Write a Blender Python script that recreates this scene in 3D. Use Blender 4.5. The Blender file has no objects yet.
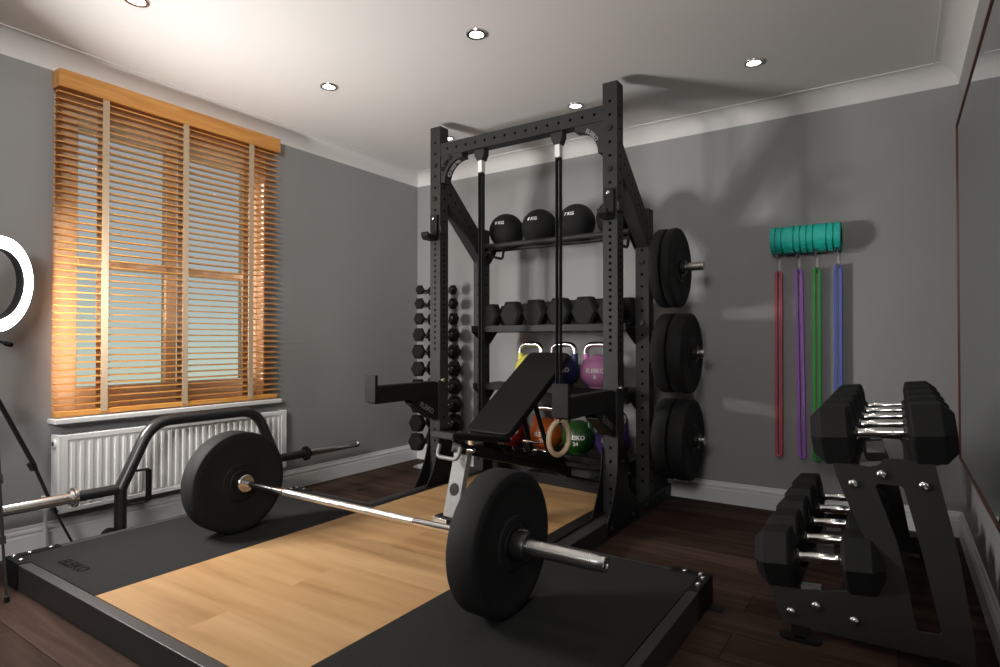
import bpy, math, random
from mathutils import Vector, Matrix
random.seed(7)
scene = bpy.context.scene
COL = scene.collection
PI = math.pi
R = math.radians

# ------------------------------------------------------------------ materials
def new_mat(name):
    m = bpy.data.materials.new(name); m.use_nodes = True
    nt = m.node_tree
    return m, nt, nt.nodes['Principled BSDF']

def mat(name, col, rough=0.5, metal=0.0, var=0.0, vscale=20.0, bump=0.0, bscale=200.0, spec=0.5, coat=0.0):
    m, nt, p = new_mat(name)
    p.inputs['Roughness'].default_value = rough
    p.inputs['Metallic'].default_value = metal
    p.inputs['Specular IOR Level'].default_value = spec
    p.inputs['Coat Weight'].default_value = coat
    tc = nt.nodes.new('ShaderNodeTexCoord')
    n = nt.nodes.new('ShaderNodeTexNoise'); n.inputs['Scale'].default_value = vscale
    n.inputs['Detail'].default_value = 4
    nt.links.new(tc.outputs['Object'], n.inputs['Vector'])
    mix = nt.nodes.new('ShaderNodeMix'); mix.data_type = 'RGBA'
    nt.links.new(n.outputs['Fac'], mix.inputs['Factor'])
    lo = [max(0, c * (1 - var)) for c in col]; hi = [min(1, c * (1 + var)) for c in col]
    mix.inputs['A'].default_value = (*lo, 1); mix.inputs['B'].default_value = (*hi, 1)
    nt.links.new(mix.outputs['Result'], p.inputs['Base Color'])
    if bump:
        b = nt.nodes.new('ShaderNodeTexNoise'); b.inputs['Scale'].default_value = bscale
        b.inputs['Detail'].default_value = 3
        nt.links.new(tc.outputs['Object'], b.inputs['Vector'])
        bn = nt.nodes.new('ShaderNodeBump'); bn.inputs['Strength'].default_value = bump
        bn.inputs['Distance'].default_value = 0.002
        nt.links.new(b.outputs['Fac'], bn.inputs['Height'])
        nt.links.new(bn.outputs['Normal'], p.inputs['Normal'])
    return m

def emis(name, col, strength):
    m, nt, p = new_mat(name)
    p.inputs['Base Color'].default_value = (*col, 1)
    p.inputs['Emission Color'].default_value = (*col, 1)
    p.inputs['Emission Strength'].default_value = strength
    return m

def wood(name, c1, c2, c3, board=(1.2, 0.16), gap=0.002, rough=0.4, grain=1.0, along='X', gapcol=None, spec=.5, contrast=.5):
    """boards running along an axis: brick layout, streaky grain, per-board tone"""
    m, nt, p = new_mat(name)
    L = nt.links.new
    tc = nt.nodes.new('ShaderNodeTexCoord')
    mp = nt.nodes.new('ShaderNodeMapping')
    if along == 'Y': mp.inputs['Rotation'].default_value = (0, 0, PI / 2)
    L(tc.outputs['Object'], mp.inputs['Vector'])
    br = nt.nodes.new('ShaderNodeTexBrick')
    br.inputs['Scale'].default_value = 1.0
    br.inputs['Brick Width'].default_value = board[0]
    br.inputs['Row Height'].default_value = board[1]
    br.inputs['Mortar Size'].default_value = gap
    br.inputs['Color1'].default_value = (0, 0, 0, 1); br.inputs['Color2'].default_value = (1, 1, 1, 1)
    br.inputs['Mortar'].default_value = (.5, .5, .5, 1)
    br.offset = .37
    L(mp.outputs['Vector'], br.inputs['Vector'])
    st = nt.nodes.new('ShaderNodeMapping'); st.inputs['Scale'].default_value = (1.4 * grain, 16 * grain, 16 * grain)
    L(mp.outputs['Vector'], st.inputs['Vector'])
    add = nt.nodes.new('ShaderNodeVectorMath'); add.operation = 'MULTIPLY_ADD'
    L(br.outputs['Color'], add.inputs[0]); add.inputs[1].default_value = (7, 5, 3); L(st.outputs['Vector'], add.inputs[2])
    n = nt.nodes.new('ShaderNodeTexNoise'); n.inputs['Scale'].default_value = 1.0; n.inputs['Detail'].default_value = 6
    n.inputs['Roughness'].default_value = .6; n.inputs['Distortion'].default_value = .6
    L(add.outputs['Vector'], n.inputs['Vector'])
    n2 = nt.nodes.new('ShaderNodeTexNoise'); n2.inputs['Scale'].default_value = 1.3; n2.inputs['Detail'].default_value = 2
    L(add.outputs['Vector'], n2.inputs['Vector'])
    rmp = nt.nodes.new('ShaderNodeValToRGB')
    e = rmp.color_ramp.elements
    e[0].position = .5 - contrast * .35; e[0].color = (*c1, 1); e[1].position = .5 + contrast * .35; e[1].color = (*c3, 1)
    mid = e.new(.5); mid.color = (*c2, 1)
    sm = nt.nodes.new('ShaderNodeMath'); sm.operation = 'MULTIPLY_ADD'
    bw = nt.nodes.new('ShaderNodeRGBToBW'); L(br.outputs['Color'], bw.inputs['Color'])
    L(bw.outputs['Val'], sm.inputs[0]); sm.inputs[1].default_value = .22
    sub = nt.nodes.new('ShaderNodeMath'); sub.operation = 'SUBTRACT'; L(n.outputs['Fac'], sub.inputs[0]); sub.inputs[1].default_value = .11
    L(sub.outputs['Value'], sm.inputs[2])
    L(sm.outputs['Value'], rmp.inputs['Fac'])
    mix = nt.nodes.new('ShaderNodeMix'); mix.data_type = 'RGBA'
    L(br.outputs['Fac'], mix.inputs['Factor']); L(rmp.outputs['Color'], mix.inputs['A'])
    g = gapcol or [c * .35 for c in c1]
    mix.inputs['B'].default_value = (*g, 1)
    L(mix.outputs['Result'], p.inputs['Base Color'])
    p.inputs['Roughness'].default_value = rough
    p.inputs['Specular IOR Level'].default_value = spec
    bn = nt.nodes.new('ShaderNodeBump'); bn.inputs['Strength'].default_value = .12; bn.inputs['Distance'].default_value = .002
    L(n.outputs['Fac'], bn.inputs['Height']); L(bn.outputs['Normal'], p.inputs['Normal'])
    return m

M = {}
M['wall'] = mat('grey_wall_paint', (.335, .335, .332), .55, var=.04, vscale=3, bump=.06, bscale=350, spec=.35)
M['ceiling'] = mat('white_ceiling_paint', (.82, .805, .79), .8, var=.02, vscale=2, bump=.04, bscale=300)
M['trim'] = mat('white_gloss_trim', (.80, .80, .80), .38, var=.02, vscale=4)
M['floor'] = wood('dark_wood_floor', (.027, .0155, .0122), (.054, .033, .0255), (.098, .063, .049), board=(1.25, .19), gap=.0015, rough=.6, grain=1.0, spec=.03, contrast=.8)
M['oak'] = wood('oak_platform', (.265, .142, .058), (.405, .240, .108), (.475, .300, .148), board=(2.6, .245), gap=0.0, rough=.45, grain=.62, spec=.3, contrast=.72)
M['blindwood'] = wood('blind_wood', (.58, .245, .050), (.68, .315, .075), (.76, .385, .108), board=(9, 9), gap=0, rough=.38, grain=2.2, along='Y')
M['framewarm'] = wood('window_frame_warm', (.62, .43, .27), (.70, .50, .33), (.76, .56, .39), board=(9, 9), gap=0, rough=.45, grain=1.5)  # peach tint puts warm bounced light into the frame and reveal colour
M['rubber'] = mat('black_rubber', (.0120, .0120, .0122), .72, var=.25, vscale=60, bump=.25, bscale=600, spec=.22)
M['matrubber'] = mat('rubber_mat', (.027, .027, .027), .85, var=.25, vscale=120, bump=.2, bscale=900, spec=.03)
M['matmark'] = mat('mat_emboss', (.007, .007, .007), .8, spec=.02, var=.1)
M['powder'] = mat('charcoal_powder_coat', (.031, .031, .030), .5, var=.12, vscale=90, bump=.08, bscale=900, spec=.22)
M['dpowder'] = mat('dark_powder_coat', (.012, .0115, .011), .52, var=.12, vscale=90, bump=.08, bscale=900, spec=.2)
M['tubeblack'] = mat('gloss_black_tube', (.020, .020, .020), .30, var=.1, spec=.6)
M['frame'] = mat('platform_frame_steel', (.040, .040, .040), .42, var=.12, vscale=60, bump=.06, bscale=700)
M['black'] = mat('black_steel', (.0095, .0095, .0095), .48, var=.15, vscale=70, spec=.2)
M['hole'] = mat('hole_black', (.002, .002, .002), .9, spec=.05)
M['bolt'] = mat('dark_bolt', (.03, .03, .03), .35, .6, var=.1)
M['chrome'] = mat('chrome', (.80, .79, .77), .16, 1.0, var=.02)
M['satin'] = mat('satin_steel', (.66, .65, .63), .24, 1.0, var=.04, vscale=40)
M['knurl'] = mat('knurled_steel', (.66, .65, .63), .34, 1.0, var=.10, vscale=500, bump=.5, bscale=900)
M['boltshiny'] = mat('polished_bolt', (.85, .85, .85), .22, 1.0, var=.02)
M['seatnose'] = mat('seat_nose_lit', (.013, .013, .013), .6, spec=.2, var=.1)  # seat black, lightened in colour where the ring light meets its front
M['silver'] = mat('silver_fleck_paint', (.205, .205, .205), .55, .2, var=.55, vscale=160, bump=.1, bscale=300)
M['greypaint'] = mat('grey_tube_paint', (.18, .177, .173), .4, .1, var=.05)
M['padblack'] = mat('black_vinyl', (.0085, .0085, .0085), .5, var=.1, vscale=30, bump=.12, bscale=500, spec=.16)
M['white'] = mat('white_paint', (.70, .70, .69), .4, var=.02)
M['hooksteel'] = mat('hook_steel', (.36, .35, .33), .45, .3)
M['radiator'] = mat('radiator_enamel', (.80, .79, .78), .35, var=.02, vscale=5)
M['tape'] = mat('ladder_tape_fabric', (.50, .375, .25), .8, var=.08, vscale=200)
M['strap'] = mat('strap_webbing', (.010, .010, .010), .8, var=.2, vscale=300, bump=.2, bscale=600)
M['ringwood'] = wood('birch_ring', (.72, .53, .33), (.80, .62, .42), (.86, .69, .50), board=(9, 9), gap=0, rough=.45, grain=4)
M['teal'] = mat('teal_foam', (.016, .54, .45), .55, var=.06, vscale=60, bump=.08, bscale=400)
M['tealdark'] = mat('roller_core', (.01, .01, .01), .6)
M['red_band'] = mat('red_latex', (.56, .085, .12), .5, var=.05)
M['purple_band'] = mat('purple_latex', (.42, .15, .66), .5, var=.05)
M['green_band'] = mat('green_latex', (.025, .36, .035), .5, var=.05)
M['blue_band'] = mat('blue_latex', (.10, .15, .56), .5, var=.05)
M['brownframe'] = mat('brown_mirror_edge', (.13, .032, .014), .4, var=.1)
M['mirror'] = mat('mirror_silver', (.46, .525, .54), .015, 1.0)
M['whitemark'] = mat('white_print', (.75, .75, .75), .55)
M['greymark'] = mat('grey_print', (.22, .22, .22), .55)
M['blackmark'] = mat('black_print', (.0015, .0015, .0015), .8, spec=.02)
M['plastic'] = mat('black_plastic', (.014, .014, .014), .35, var=.05)
def kb(name, c): M[name] = mat(name, c, .38, var=.06, vscale=40, bump=.05, bscale=300)
kb('kb_yellow', (.62, .58, .10)); kb('kb_navy', (.018, .028, .105)); kb('kb_pink', (.56, .215, .43))
kb('kb_red', (.20, .011, .011)); kb('kb_orange', (.50, .105, .015)); kb('kb_green', (.012, .055, .007)); kb('kb_purple', (.085, .055, .27))
M['ringglow'] = emis('ring_light_diffuser', (1, .968, .938), 325.0)
M['spotglow'] = emis('downlight_lens', (1, .95, .88), 14.0)
def glass_mat():
    m, nt, p = new_mat('window_glass')
    nt.nodes.remove(p)
    out = nt.nodes['Material Output']
    t = nt.nodes.new('ShaderNodeBsdfTransparent'); t.inputs['Color'].default_value = (.93, .96, .95, 1)
    g = nt.nodes.new('ShaderNodeBsdfGlossy'); g.inputs['Roughness'].default_value = .02
    f = nt.nodes.new('ShaderNodeFresnel'); f.inputs['IOR'].default_value = 1.3
    mx = nt.nodes.new('ShaderNodeMixShader')
    nt.links.new(f.outputs['Fac'], mx.inputs['Fac']); nt.links.new(t.outputs['BSDF'], mx.inputs[1]); nt.links.new(g.outputs['BSDF'], mx.inputs[2])
    nt.links.new(mx.outputs['Shader'], out.inputs['Surface'])
    return m
M['glass'] = glass_mat()

# ------------------------------------------------------------------ mesh helpers
class MB:
    def __init__(s): s.v = []; s.f = []; s.m = []
    def add(s, vs, fs, mi=0):
        o = len(s.v); s.v += [Vector(v) for v in vs]
        for f in fs: s.f.append([o + i for i in f]); s.m.append(mi)
        return s
    def box(s, x0, x1, y0, y1, z0, z1, mi=0):
        vs = [(x, y, z) for z in (z0, z1) for y in (y0, y1) for x in (x0, x1)]
        return s.add(vs, [(0, 2, 3, 1), (4, 5, 7, 6), (0, 1, 5, 4), (2, 6, 7, 3), (0, 4, 6, 2), (1, 3, 7, 5)], mi)
    def bar(s, p0, p1, w, h, up=(0, 0, 1), mi=0):
        """rectangular bar from p0 to p1: w across, h along the up side"""
        p0, p1 = Vector(p0), Vector(p1); d = (p1 - p0).normalized()
        x = d.cross(Vector(up)).normalized(); u = x.cross(d)
        vs = [p + x * a * w / 2 + u * b * h / 2 for p in (p0, p1) for a, b in ((-1, -1), (1, -1), (1, 1), (-1, 1))]
        return s.add(vs, [(3, 2, 1, 0), (4, 5, 6, 7), (0, 1, 5, 4), (1, 2, 6, 5), (2, 3, 7, 6), (3, 0, 4, 7)], mi)
    def lathe(s, prof, o, axis, seg=32, mi=0, rot=0.0, ref=None):
        """prof: (distance along axis, radius)"""
        o = Vector(o); a = Vector(axis).normalized()
        r = Vector(ref) if ref else (Vector((0, 0, 1)) if abs(a.z) < .9 else Vector((1, 0, 0)))
        x = a.cross(r).normalized(); y = a.cross(x)
        vs = []; fs = []; rings = []
        for d, rad in prof:
            if rad <= 1e-6: rings.append([len(vs)]); vs.append(o + a * d)
            else:
                rings.append(list(range(len(vs), len(vs) + seg)))
                for k in range(seg):
                    t = 2 * PI * k / seg + rot
                    vs.append(o + a * d + (x * math.cos(t) + y * math.sin(t)) * rad)
        for A, B in zip(rings, rings[1:]):
            for k in range(seg):
                k2 = (k + 1) % seg
                if len(A) == 1 and len(B) == 1: continue
                if len(A) == 1: fs.append((A[0], B[k2], B[k]))
                elif len(B) == 1: fs.append((A[k], A[k2], B[0]))
                else: fs.append((A[k], A[k2], B[k2], B[k]))
        return s.add(vs, fs, mi)
    def cyl(s, p0, p1, r, seg=20, mi=0, r1=None, rot=0.0):
        p0, p1 = Vector(p0), Vector(p1); L = (p1 - p0).length
        r1 = r if r1 is None else r1
        return s.lathe([(0, 0), (0, r), (L, r1), (L, 0)], p0, p1 - p0, seg, mi, rot)
    def tube(s, pts, r, seg=12, closed=False, mi=0, caps=True):
        P = [Vector(p) for p in pts]; n = len(P)
        T = []
        for i in range(n):
            a = P[(i - 1) % n] if (closed or i > 0) else P[i]
            b = P[(i + 1) % n] if (closed or i < n - 1) else P[i]
            T.append((b - a).normalized())
        ref = Vector((0, 0, 1)) if abs(T[0].z) < .9 else Vector((1, 0, 0))
        x = T[0].cross(ref).normalized()
        vs = []; fs = []
        for i in range(n):
            x = (x - T[i] * x.dot(T[i])).normalized(); y = T[i].cross(x)
            for k in range(seg):
                t = 2 * PI * k / seg
                rr = r[i] if isinstance(r, (list, tuple)) else r
                vs.append(P[i] + (x * math.cos(t) + y * math.sin(t)) * rr)
        for i in range(n if closed else n - 1):
            j = (i + 1) % n
            for k in range(seg):
                k2 = (k + 1) % seg
                fs.append((i * seg + k, i * seg + k2, j * seg + k2, j * seg + k))
        if caps and not closed:
            fs.append(tuple(range(seg))[::-1]); fs.append(tuple((n - 1) * seg + k for k in range(seg)))
        return s.add(vs, fs, mi)
    def prism(s, poly, o, ax, ay, d, mi=0):
        """polygon in the plane (ax, ay) through o, extruded along vector d"""
        o, ax, ay, d = Vector(o), Vector(ax), Vector(ay), Vector(d)
        n = len(poly)
        a = [o + ax * u + ay * w for u, w in poly]
        vs = a + [p + d for p in a]
        fs = [tuple(range(n))[::-1], tuple(range(n, 2 * n))]
        fs += [(i, (i + 1) % n, n + (i + 1) % n, n + i) for i in range(n)]
        return s.add(vs, fs, mi)
    def build(s, name, mats, parent=None, bevel=0.0, seg=2, smooth=35, label=None):
        me = bpy.data.meshes.new(name)
        off = parent_loc(parent)
        me.from_pydata([tuple(v - off) for v in s.v], [], s.f)
        if not isinstance(mats, (list, tuple)): mats = [mats]
        for m in mats: me.materials.append(m)
        me.polygons.foreach_set('material_index', s.m)
        import bmesh
        b = bmesh.new(); b.from_mesh(me)
        bmesh.ops.recalc_face_normals(b, faces=b.faces); b.to_mesh(me); b.free()
        if smooth:
            me.polygons.foreach_set('use_smooth', [True] * len(me.polygons))
            me.set_sharp_from_angle(angle=R(smooth))
        o = bpy.data.objects.new(name, me); COL.objects.link(o)
        if parent: o.parent = parent
        if bevel:
            bv = o.modifiers.new('bevel', 'BEVEL'); bv.width = bevel; bv.segments = seg
            bv.limit_method = 'ANGLE'; bv.angle_limit = R(40); bv.harden_normals = bool(smooth)
        if label: o['label'] = label
        return o

def parent_loc(p):
    v = Vector((0, 0, 0))
    while p: v = v + p.location; p = p.parent
    return v

def tag(o, label, cat, group=None, kind=None):
    o['label'] = label; o['category'] = cat
    if group: o['group'] = group
    if kind: o['kind'] = kind
    return o
def thing(name, label, cat, loc, group=None):
    o = bpy.data.objects.new(name, None); COL.objects.link(o); o.location = loc
    o.empty_display_size = .1
    return tag(o, label, cat, group)
def struct(o):
    o['kind'] = 'structure'; return o
def dup(root, loc, label, group=None):
    r = root.copy(); COL.objects.link(r); r.location = loc; r['label'] = label
    if group: r['group'] = group
    for ch in list(root.children):
        c = ch.copy(); COL.objects.link(c); c.parent = r
        for g in list(ch.children):
            d = g.copy(); COL.objects.link(d); d.parent = c
    return r

# flat lettering: vertices of a filled text, centred, in its own plane
_tc = {}
def text_geo(s, size, bold=.02):
    key = (s, size, bold)
    if key in _tc: return _tc[key]
    cu = bpy.data.curves.new('lettering', 'FONT'); cu.body = s; cu.size = size
    cu.align_x = 'CENTER'; cu.align_y = 'CENTER'; cu.offset = bold * size; cu.resolution_u = 3
    o = bpy.data.objects.new('lettering', cu); COL.objects.link(o)
    bpy.context.view_layer.update()
    me = o.evaluated_get(bpy.context.evaluated_depsgraph_get()).to_mesh()
    import bmesh
    b = bmesh.new(); b.from_mesh(me)
    for _ in range(2):
        bmesh.ops.triangulate(b, faces=b.faces)
        es = [e for e in b.edges if e.calc_length() > size * .18]
        if es: bmesh.ops.subdivide_edges(b, edges=es, cuts=1)
    bmesh.ops.triangulate(b, faces=b.faces)
    b.verts.ensure_lookup_table(); b.verts.index_update()
    vs = [tuple(v.co) for v in b.verts]; fs = [[v.index for v in f.verts] for f in b.faces]
    b.free(); o.evaluated_get(bpy.context.evaluated_depsgraph_get()).to_mesh_clear()
    bpy.data.objects.remove(o); bpy.data.curves.remove(cu)
    _tc[key] = (vs, fs); return vs, fs
def text(mb, s, size, fn, mi=0, bold=.02):
    vs, fs = text_geo(s, size, bold)
    return mb.add([fn(v[0], v[1]) for v in vs], fs, mi)
def plane_fn(o, ax, ay):
    o, ax, ay = Vector(o), Vector(ax).normalized(), Vector(ay).normalized()
    return lambda u, w: o + ax * u + ay * w

def arc(cx, cy, r, a0, a1, n):
    return [(cx + r * math.cos(a0 + (a1 - a0) * k / n), cy + r * math.sin(a0 + (a1 - a0) * k / n)) for k in range(n + 1)]
def rrect(w, h, r, n=5):
    pts = []
    for cx, cy, a in ((w/2-r, h/2-r, 0), (-w/2+r, h/2-r, PI/2), (-w/2+r, -h/2+r, PI), (w/2-r, -h/2+r, 3*PI/2)):
        pts += arc(cx, cy, r, a, a + PI / 2, n)
    return pts
def round_path(pts, r, n=6, closed=False):
    """polyline with rounded corners"""
    P = [Vector(p) for p in pts]; out = []
    N = len(P)
    for i in range(N):
        if not closed and i in (0, N - 1): out.append(P[i]); continue
        a, b, c = P[(i - 1) % N], P[i], P[(i + 1) % N]
        d1 = (a - b).normalized(); d2 = (c - b).normalized()
        p1, p2 = b + d1 * r, b + d2 * r
        for k in range(n + 1):
            t = k / n
            out.append(p1 * (1 - t) ** 2 + b * 2 * t * (1 - t) + p2 * t * t)
    return out

# ------------------------------------------------------------------ room shell
XL, XR, YB, YF, H = -3.334, .271, 3.743, -1.7, 2.36
WY0, WY1, WZ0, WZ1 = 1.158, 2.30, .610, 2.18       # window opening in the left wall
struct(MB().box(XL - .3, XR + .15, YF - .15, YB + .15, -.12, 0).build('floor', M['floor'], smooth=0))
struct(MB().box(XL - .3, XR + .15, YF - .15, YB + .15, H, H + .12).build('ceiling', M['ceiling'], smooth=0))
w = MB(); T = .20
w.box(XL - T, XL, YF, WY0, 0, H).box(XL - T, XL, WY1, YB, 0, H).box(XL - T, XL, WY0, WY1, 0, WZ0).box(XL - T, XL, WY0, WY1, WZ1, H)
struct(w.build('wall_left', M['wall'], smooth=0))
struct(MB().box(XL - T, XR + .15, YB, YB + .15, 0, H).build('wall_back', M['wall'], smooth=0))
struct(MB().box(XR, XR + .15, YF, YB, 0, H).build('wall_right', M['wall'], smooth=0))
struct(MB().box(XL - T, XR + .15, YF - .15, YF, 0, H).build('wall_front', M['wall'], smooth=0))
# cove cornice and moulded baseboards
cz = 2.268
def cove(n=10):
    dx = .105; dz = H - cz
    pts = [(0, 0)] + [(dx * (1 - math.cos(t)), dz * math.sin(t)) for t in [PI / 2 * k / n for k in range(n + 1)]][1:]
    return pts[:-1] + [(dx - .001, dz - .004), (dx + .003, dz - .004), (dx + .003, dz), (0, dz)]
cp = cove()
struct(MB().prism(cp, (XL, YF, cz), (1, 0, 0), (0, 0, 1), (0, YB - YF, 0)).build('trim_1', M['ceiling']))
struct(MB().prism(cp, (XL, YB, cz), (0, -1, 0), (0, 0, 1), (XR - XL, 0, 0)).build('trim_2', M['ceiling']))
struct(MB().prism(cp, (XR, YF, cz), (-1, 0, 0), (0, 0, 1), (0, YB - YF, 0)).build('trim_3', M['ceiling']))
bp = [(0, 0), (.018, 0), (.018, .082), (.0145, .086), (.0145, .092), (.018, .096), (.0175, .104), (.013, .111), (.009, .113), (.009, .118), (.006, .125), (0, .126)]
struct(MB().prism(bp, (XL, YF, 0), (1, 0, 0), (0, 0, 1), (0, YB - YF, 0)).build('baseboard_left', M['trim']))
struct(MB().prism(bp, (XL, YB, 0), (0, -1, 0), (0, 0, 1), (XR - XL, 0, 0)).build('baseboard_back', M['trim']))
struct(MB().prism(bp, (XR, YF, 0), (-1, 0, 0), (0, 0, 1), (0, YB - YF, 0)).build('baseboard_right', M['trim']))

# sash window in its recess
fx0, fx1 = XL - .135, XL - .075
wf = MB()
wf.box(fx0, fx1, WY0, 1.29, WZ0, WZ1).box(fx0, fx1, 2.20, WY1, WZ0, WZ1)
wf.box(fx0, fx1, 1.29, 2.20, WZ0, .745).box(fx0, fx1, 1.29, 2.20, 2.045, WZ1)
wf.box(fx0 + .004, fx1 - .004, 1.725, 1.785, .745, 2.045)
wf.box(fx0 + .002, fx1 + .010, 1.29, 1.725, 1.352, 1.398).box(fx0 + .002, fx1 + .010, 1.785, 2.20, 1.352, 1.398)
win = struct(wf.build('window_1', M['framewarm'], bevel=.004))
rv = MB()
rv.box(fx1, XL - .001, WY0, WY0 + .008, WZ0, WZ1).box(fx1, XL - .001, WY1 - .008, WY1, WZ0, WZ1).box(fx1, XL - .001, WY0, WY1, WZ1 - .008, WZ1).box(fx1, XL - .001, WY0, WY1, WZ0, WZ0 + .006)
struct(rv.build('window_reveal', M['framewarm'], win))  # warm bounce is in the colour here too
for y0, y1 in ((1.29, 1.725), (1.785, 2.20)):
    for z0, z1 in ((.745, 1.352), (1.398, 2.045)):
        struct(MB().box(fx0 + .028, fx0 + .032, y0, y1, z0, z1).build('glass_pane', M['glass'], win, smooth=0))
struct(MB().box(XL, XL + .095, 1.140, 2.362, .588, .612).build('window_sill', M['white'], win, bevel=.004))

# ------------------------------------------------------------------ wooden venetian blind
bl = thing('wooden_blind', 'honey coloured wooden venetian blind with slats open over the window', 'window blind', (XL + .03, 1.76, .63))
MB().box(XL + .001, XL + .082, 1.150, 2.352, 2.178, 2.262).build('valance', M['blindwood'], bl, bevel=.003)
BX = XL + .045
s = MB(); z = .672; zs = []
while z < 2.165: zs.append(z); z += .03375
for z in zs:
    t = R(1.5); dx, dz = .0255 * math.cos(t), .0255 * math.sin(t); th = .0027
    for a, b in (((-dx, dz), (dx, -dz)),):
        s.prism([(a[0], a[1] - th), (0, -th + .0012), (b[0], b[1] - th), (b[0], b[1] + th), (0, th + .0012), (a[0], a[1] + th)], (BX, 1.150, z), (1, 0, 0), (0, 0, 1), (0, 1.195, 0))
s.build('slats', M['blindwood'], bl, smooth=30)
MB().box(BX - .026, BX + .026, 1.150, 2.345, .620, .645).build('bottom_rail', M['blindwood'], bl, bevel=.004)
for y0, y1 in ((1.338, 1.369), (1.738, 1.770), (2.138, 2.171)):
    MB().box(BX + .0275, BX + .0290, y0, y1, .632, 2.18).box(BX - .0290, BX - .0275, y0, y1, .632, 2.18).box(BX - .028, BX + .028, y0, y1, .6185, .620).build('ladder_tape', M['tape'], bl, smooth=0)

# ------------------------------------------------------------------ radiator under the window
rx = -3.232
rd = thing('radiator', 'white panel radiator with vertical ribs under the window', 'radiator', (-3.28, 1.78, .17))
pm = MB()
pm.box(rx - .012, rx - .006, 1.165, 2.38, .175, .535)
y = 1.215
while y < 2.36:
    pm.prism([(-.012, 0), (-.007, .004), (.007, .004), (.012, 0), (.012, -.002), (-.012, -.002)], (rx - .0062, y, .205), (0, 1, 0), (1, 0, 0), (0, 0, .295)); y += .0375
pm.box(rx - .006, rx - .001, 1.165, 2.38, .512, .535).box(rx - .006, rx - .001, 1.165, 2.38, .175, .195)
pm.box(rx - .006, rx - .001, 1.165, 1.192, .195, .512).box(rx - .006, rx - .001, 2.353, 2.38, .195, .512)
pm.build('front_panel', M['radiator'], rd, bevel=.002)
for y0, y1 in ((1.152, 1.1648), (2.3802, 2.392)):
    MB().box(-3.315, rx - .001, y0, y1, .175, .537).build('side_panel', M['radiator'], rd, bevel=.003)
g = MB().box(-3.315, rx - .0125, 1.165, 2.380, .530, .536); y = 1.19
while y < 2.36: g.box(-3.305, rx - .022, y, y + .012, .5355, .5375, 1); y += .021
g.build('top_grille', [M['radiator'], M['greymark']], rd)
MB().box(-3.310, rx - .03, 1.175, 2.37, .178, .525).build('rear_panel', M['radiator'], rd)
MB().lathe([(0, .021), (-.006, .021), (-.008, .018), (-.008, .012), (-.004, .012), (-.004, 0)], (-3.272, 1.152, .497), (0, 1, 0), 20).build('end_plug', M['white'], rd)
MB().cyl((-3.272, 1.1475, .497), (-3.272, 1.1435, .497), .0115, 16).build('end_plug', M['bolt'], rd)
MB().cyl((-3.275, 1.118, .0), (-3.275, 1.118, .20), .0085, 12).build('pipe', M['white'], rd)
v = MB().cyl((-3.275, 1.118, .20), (-3.275, 1.118, .262), .016, 16).cyl((-3.275, 1.118, .225), (-3.275, 1.162, .225), .012, 14)
v.build('valve', M['white'], rd)
for yy in (1.45, 2.1):
    MB().box(XL + .001, -3.306, yy, yy + .04, .25, .48).build('bracket', M['white'], rd)

# ------------------------------------------------------------------ ring light on tripod (left edge of the picture)
RC = Vector((-3.086, .884, 1.212)); RN = Vector((.776, .612, -.09)).normalized()
rl = thing('ring_light', 'lit white ring light on a thin black tripod by the window', 'ring light', (-3.094, .861, 0))
ro, rin, dp = .202, .147, .034
MB().lathe([(-dp, rin), (-dp, ro), (0, ro), (0, ro - .003), (-.004, ro - .003), (-.004, rin + .003), (0, rin + .003), (0, rin), (-dp, rin)], RC, RN, 64).build('ring_housing', M['plastic'], rl)
MB().lathe([(-.0035, rin + .003), (.0005, rin + .004), (.002, rin + .012), (.002, ro - .012), (.0005, ro - .004), (-.0035, ro - .003)], RC, RN, 64).build('ring_diffuser', M['ringglow'], rl)
pc = RC - RN * .02
MB().cyl((pc.x, pc.y, .69), (pc.x, pc.y, 1.02), .010, 14).cyl((pc.x, pc.y, 1.02), (pc.x, pc.y, 1.056), .006, 10).build('pole', M['black'], rl)
kb_ = MB().lathe([(0, 0), (0, .017), (.035, .017), (.035, 0)], (pc.x, pc.y, .985), (0, 0, 1), 14)
kb_.cyl((pc.x, pc.y, .985), (pc.x + .045, pc.y + .03, .968), .006, 10).lathe([(0, .004), (.004, .011), (.03, .010), (.036, .004), (.036, 0)], (pc.x + .040, pc.y + .027, .970), (.05, .033, -.018), 12)
kb_.build('tilt_knob', mat('matt_black_knob', (.0009, .0009, .0009), .9, spec=0.0), rl)
MB().lathe([(0, 0), (0, .022), (.05, .022), (.055, .014), (.055, 0)], (pc.x, pc.y, .715), (0, 0, 1), 18).build('collar', M['plastic'], rl)
for fx, fy in ((-2.776, .83), (-3.205, 1.215), (-3.21, .56)):
    a = Vector((pc.x, pc.y, .735)); b = Vector((fx, fy, .006)); d = b - a; h_ = Vector((d.x, d.y, 0)).normalized() * .02
    lg = MB().bar(a + h_, a + h_ + d * .42, .016, .012).bar(a + h_ + d * .40, a + d * .72, .012, .009).bar(a + d * .70, b, .009, .007)
    q = a + h_ * .5 + d * .42; lg.bar(q - d * .022, q + d * .022, .024, .020)
    q = a + d * .72; lg.bar(q - d * .018, q + d * .018, .019, .016)
    lo = lg.build('leg', M['plastic'], rl)
    MB().lathe([(0, 0), (0, .009), (.02, .008), (.024, 0)], (fx, fy, 0), (0, 0, 1), 12).build('rubber_foot', M['rubber'], lo)

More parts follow.
